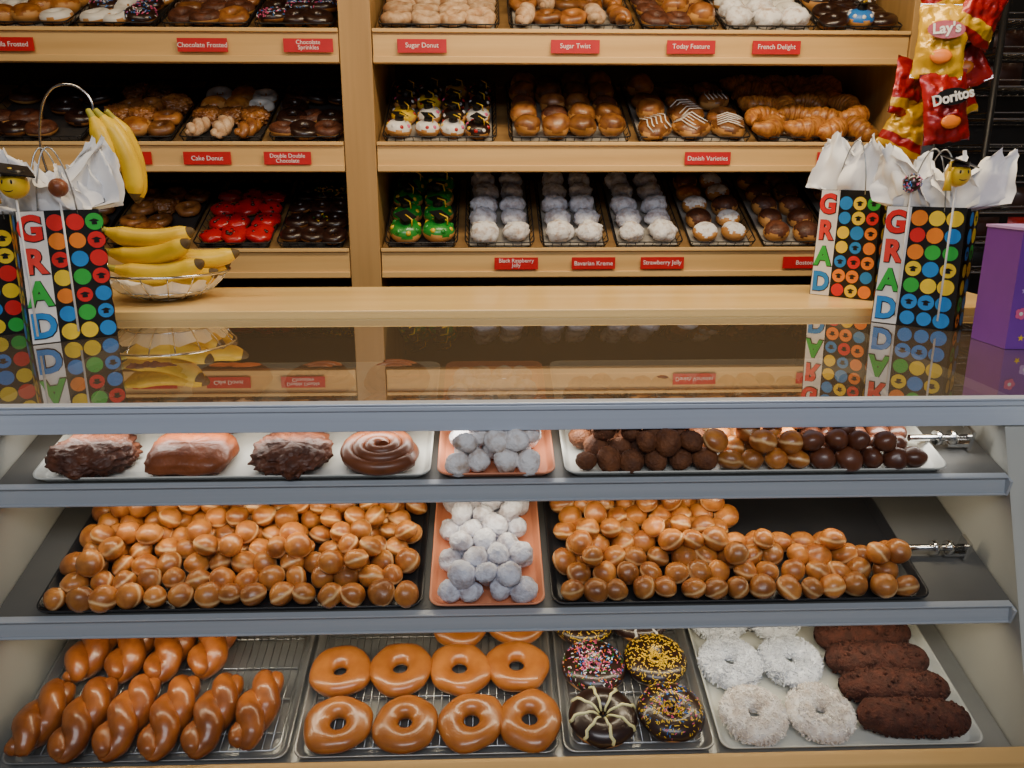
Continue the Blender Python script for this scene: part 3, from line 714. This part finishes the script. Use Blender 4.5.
pop(.868,1.760,1.562,.019,False,False,1.27,'dark cake pop with coloured sprinkles')
pop(.930,1.698,1.580,.025,True,True,1.27,'yellow smiling face cake pop with black graduation cap')

# ------------------------------------------------------------ bananas and bowl
bx,by,bz=-.870,2.06,1.2705
bowl=empty('fruit_bowl',(bx,by,bz),0,category='fruit bowl',label='chrome wire fruit bowl with banana hanger hook')
b=MB(); prof=[(.050,.004),(.080,.010),(.112,.026),(.138,.048),(.156,.072)]
for r,z in (prof[0],prof[2],prof[4]): b.tube([(r*math.cos(a),r*math.sin(a),z) for a in [2*math.pi*i/40 for i in range(40)]],.0035 if r>.15 else .0022,7,0,closed=True)
for i in range(16):
    a=2*math.pi*i/16; b.tube([(r*math.cos(a),r*math.sin(a),z) for r,z in prof],.0017,5,0)
put('wire_bowl',b.mesh('bowl',[CHROME]),None,bowl)
b=MB(); P=[]
for i,(r,z) in enumerate([(.002,.009),(.05,.010),(.078,.014),(.108,.027),(.134,.054)]):
    P.append([((r+.006*math.sin(j*1.3)*i/5)*math.cos(2*math.pi*j/40),(r+.006*math.sin(j*1.3)*i/5)*math.sin(2*math.pi*j/40),z+.012*math.cos(j*1.9)*(i/5)**3) for j in range(40)])
b.grid(P,False,True,0,False); put('paper_liner',b.mesh('liner',[TISS]),None,bowl,label='white paper liner')
b=MB(); hp=[(-.152,.03,.075),(-.20,.05,.16),(-.262,.05,.25),(-.285,.04,.36),(-.262,.02,.455),(-.220,0,.505),(-.172,-.005,.515),(-.137,-.005,.495),(-.125,-.005,.465),(-.134,-.005,.445)]
def cr(p,n=6):
    p=[Vector(q) for q in p]; o=[]
    for i in range(len(p)-1):
        a,b_,c,d=p[max(i-1,0)],p[i],p[i+1],p[min(i+2,len(p)-1)]
        for k in range(n):
            t=k/n; o.append(.5*((2*b_)+(c-a)*t+(2*a-5*b_+4*c-d)*t*t+(3*b_-a-3*c+d)*t**3))
    o.append(p[-1]); return o
b.tube(cr(hp),.003,8); put('banana_hook',b.mesh('hook',[CHROME]),None,bowl,label='tall curved chrome banana hook')
def banana(L=.19,r=.0185,bend=1.25,k=0):
    b=MB(); pts=[];rd=[];n=30; Rr=L/bend
    for i in range(n):
        u=i/(n-1); a=(u-.5)*bend; pts.append((Rr*math.sin(a),0,-Rr*math.cos(a)+Rr*math.cos(bend/2)))
        if u<.10: e=.26+.1*u/.10
        elif u<.24: e=.36+.57*(u-.10)/.14
        elif u<.85: e=.93+.07*sn((u-.24)/.61*math.pi)
        else: e=.93-.70*((u-.85)/.15)**1.3
        rd.append(r*e)
    b0=len(b.f); b.tube(pts,rd,6,0)
    for q in range(b0,len(b.f)-2):
        seg=(q-b0)//6
        if seg<3: b.m[q]=2
        if seg>n-4: b.m[q]=1
    b.m[-1]=1; b.m[-2]=1
    return b.mesh('banana',[BAN,BANT,BANG])
BP=[(.250,.0290,1.05),(.260,.0280,1.20),(.240,.0300,.90)]
bm=[banana(*q) for q in BP]
for i,(x,y,z,rx,ry,rz) in enumerate(((.010,-.088,.100,.6,-.04,.02),(.025,-.028,.085,.2,.06,-.10),(.035,.034,.094,-.2,.05,.20),(-.018,-.064,.143,.45,-.10,-.16),(.068,-.006,.142,.0,.20,.30),(-.022,-.033,.180,.1,.04,.06))):
    o=put('banana',bm[i%3],TR(bx+x,by+y,bz+z)@Euler((rx,ry,rz)).to_matrix().to_4x4(),category='banana',label='ripe yellow banana lying in a wire fruit bowl',group='bananas in the bowl')
    s=o.modifiers.new('Sub','SUBSURF'); s.levels=1; s.render_levels=2
for i,(rz,ry,k,dy) in enumerate(((math.pi-.15,1.66,2,-.020),(math.pi+.1,1.88,2,-.012),(math.pi+.9,1.80,0,.012))):
    L,r,bd=BP[k]; st=L/bd*math.sin(bd/2)
    o=put('banana',bm[k],TR(bx-.130+.014*i,by-.005+dy,bz+.455)@RZ(rz)@RY(ry)@TR(st*.92,0,0)@Matrix.Scale(.96,4),category='banana',label='ripe yellow banana hanging from a chrome hook',group='bananas on the hook')
    s=o.modifiers.new('Sub','SUBSURF'); s.levels=1; s.render_levels=2

# ------------------------------------------------------------ purple box
bxo=empty('gift_box',(.957,1.50,1.2505),math.radians(1),category='box',label='purple cardboard box printed with pink and lilac shapes')
b=MB(); b.box((.13,.055,.115),(.26,.11,.23),0)
b.box((.13,.055,.2315),(.264,.114,.005),3)
def star(cx,cz,r,m):
    b.poly([(cx+(r if k%2==0 else r*.45)*math.sin(k*math.pi/5),-.0012,cz+(r if k%2==0 else r*.45)*math.cos(k*math.pi/5)) for k in range(10)],m)
def flower(cx,cz,r,m):
    for q in range(5):
        a=q*1.2566; b.poly([(cx+r*.6*math.cos(a)+r*.5*math.cos(k*.6283),-.0011-.0001*q,cz+r*.6*math.sin(a)+r*.5*math.sin(k*.6283)) for k in range(10)],m)
    b.poly([(cx+r*.35*math.cos(k*.6283),-.0019,cz+r*.35*math.sin(k*.6283)) for k in range(10)],4)
flower(.026,.160,.014,2); flower(.050,.118,.011,3); flower(.020,.070,.011,2); flower(.046,.040,.011,3); flower(.16,.12,.02,2); star(.045,.185,.008,1); star(.020,.115,.007,3); star(.028,.022,.007,1)
for _ in range(30):
    cx,cz=U(.012,.25),U(.012,.21); rr=U(.0015,.003); b.poly([(cx+rr*math.cos(a),-.0009,cz+rr*math.sin(a)) for a in [k*.6283 for k in range(10)]],random.choice([2,3]))
put('box_body',b.mesh('box',[PURP,YEL,PINK,LILAC,WHT]),None,bxo)

# ------------------------------------------------------------ chip bags on clip strip
def chip(x,y,z,w,h,mt,txt,tc,rz,ry,lab,ac):
    b=MB(); P=[]
    w*=1.10; h*=1.14
    for s in (-1,1):
        P=[]
        for i in range(27):
            u=i/26; row=[]
            for j in range(23):
                v=j/22; k=(sn(math.pi*u)**.45)*(sn(math.pi*v)**.5)
                wr=.014*nz((u*5,v*4,s+x*9+z*5),1)+.012*nz((u*12,v*9,x*9),1)
                row.append(((v-.5)*w*(1-.07*sn(math.pi*u))+.006*nz((u*6,x,s),1),s*(.022*k)+wr*k,(u-.5)*h+.005*nz((v*5,x,z),1)))
            P.append(row)
        b.grid(P,False,False,0,mf=(lambda i,j:3 if i in(3,4,5,6) else 0) if not txt else None)
    for q in (-1,1):
        for k in range(3): b.box((0,0,q*(h*.5-.002-.003*k)),(w,.0022,.0012),1)
    if txt:
        T=TR(0,-.0365,h*.12)@RX(math.pi/2)@RZ(.12); b.text(txt,w*.28,T,2,.001,off=.001)
        pts=[(w*.36*math.cos(a),-.0345,h*.12+h*.12*math.sin(a)) for a in [k*math.pi/9 for k in range(18)]]; b.poly(pts,3)
        b.ball((0,-.024,-h*.22),(w*.22,.006,h*.10),4,6,14)
    put('chip_bag',b.mesh('chip',[mt,CHROME,tc,ac,ORG]),TR(x,y,z)@RZ(rz)@RY(ry)@RX(-.1),category='chip bag',label=lab)
chip(1.182,2.30,1.925,.120,.170,CHIPY,"Lay's",WHT,-.25,.06,'yellow potato chip bag reading Lay\'s clipped on a strip',CHIPR)
chip(1.205,2.28,1.755,.125,.165,CHIPR,"Doritos",WHT,.1,-.12,'red tortilla chip bag reading Doritos clipped on a strip',BLK)
chip(1.275,2.38,1.900,.120,.17,CHIPR,"Doritos",WHT,-.4,-.40,'red tortilla chip bag hanging tilted behind yellow bag',BLK)
chip(1.290,2.31,2.01,.120,.16,CHIPR,"",WHT,.2,.45,'red snack bag hanging tilted near the strip top',CHIPY)
chip(1.175,2.39,1.710,.13,.14,CHIPY,"",WHT,-.3,.45,'yellow and red snack bag hanging behind red bag',CHIPR)
chip(1.265,2.385,1.815,.12,.15,CHIPY,"",WHT,-.1,-.3,'yellow snack bag clipped between two chip bags',CHIPR)
chip(1.160,2.40,1.815,.11,.14,CHIPR,"",WHT,.3,.2,'red snack bag tucked behind the front chip bags',CHIPY)
chip(1.20,2.35,2.075,.13,.16,CHIPR,"",WHT,-.1,-.2,'red snack bag clipped at the top of the strip',CHIPY)
chip(1.33,2.38,2.06,.11,.15,CHIPY,"",WHT,-.2,.7,'yellow snack bag leaning outward near the strip top',CHIPR)
b=MB(); b.box((0,0,.6),(.022,.002,1.2),0)
for k in range(6): b.box((0,-.006,.05+k*.19),(.03,.010,.012),0)
put('clip_strip',b.mesh('strip',[WIRES]),TR(1.20,2.345,1.6),category='clip strip',label='thin hanging merchandising strip holding snack bags')
GT=G_BACK
# snack rack
rk=empty('snack_rack',(1.80,2.86,0),0,category='rack',label='black metal snack rack with wire shelves')
b=MB()
for x in (-.24,.24):
    for y in (-.16,.16): b.tube([(x,y,0),(x,y,2.3)],.011,8)
b.box((0,.175,1.15),(.5,.006,2.3))
put('frame',b.mesh('frame',[WIREB]),None,rk)
for z in (1.25,1.35,1.45,1.55,1.65,1.75,1.85,1.95,2.05):
    b=MB(); b.tube([(x,y,z) for x,y in rrect(.48,.32,.01,2)],.004,6,closed=True); b.tube([(x,y,z+.02) for x,y in rrect(.48,.32,.01,2)],.0025,6,closed=True)
    for i in range(16): b.tube([(-.24+.03*i+.015,-.16,z),(-.24+.03*i+.015,.16,z)],.002,4)
    put('wire_shelf',b.mesh('wire_shelf',[CHROME]),None,rk)
for z in (1.25,1.35,1.45,1.85,1.95):
    for i in range(3):
        b=MB(); w=.11
        for s in (1,-1): b.grid([[((v/6-.5)*w,s*.016*sn(math.pi*u/6)**.5*sn(math.pi*v/6)**.5,(u/6)*.075) for v in range(7)] for u in range(7)])
        put('snack_packet',b.mesh('pk',[random.choice([CHIPR,DKCHOC,DKCHOC,BLK])]),TR(1.64+.14*i,2.78,z+.006),category='snack packet',label='small foil snack packet on a wire rack',group='snack packets on the rack')

# ------------------------------------------------------------ lights
def area(name,loc,rot,sx,sy,p,col):
    l=bpy.data.lights.new(name,'AREA'); l.shape='RECTANGLE'; l.size=sx; l.size_y=sy; l.energy=p; l.color=col
    o=bpy.data.objects.new(name,l); C.objects.link(o); o.location=loc; o.rotation_euler=rot; return o
area('ceiling_light',(.5,1.9,2.78),(math.radians(12),0,0),1.6,.3,42,(1,.80,.52))
area('ceiling_light',(-1.3,1.7,2.78),(math.radians(12),0,0),.9,.3,9,(1,.80,.52))
area('window_daylight',(.2,-1.9,3.55),(math.radians(57),0,0),3.0,.9,70,(.95,.96,1))
area('case_light',(0,1.187,1.204),(math.radians(25),0,TH),1.45,.015,1.6,(1,.95,.86))
for S,e in ((S1,1.4),(S2,1.6)):
    area('shelf_light',(0,S.y+.02,S.z-.030),(math.radians(20),0,TH),1.4,.01,e,(1,.84,.58))
w=bpy.data.worlds.new('World'); bpy.context.scene.world=w; w.use_nodes=True
w.node_tree.nodes['Background'].inputs[0].default_value=(.80,.88,1,1); w.node_tree.nodes['Background'].inputs[1].default_value=.11

cam=bpy.data.cameras.new('Camera'); cam.lens=28.125; cam.sensor_width=36; cam.clip_start=.02
co=bpy.data.objects.new('Camera',cam); C.objects.link(co); co.location=(0,0,CAMZ); co.rotation_euler=(math.radians(75),0,0)
bpy.context.scene.camera=co
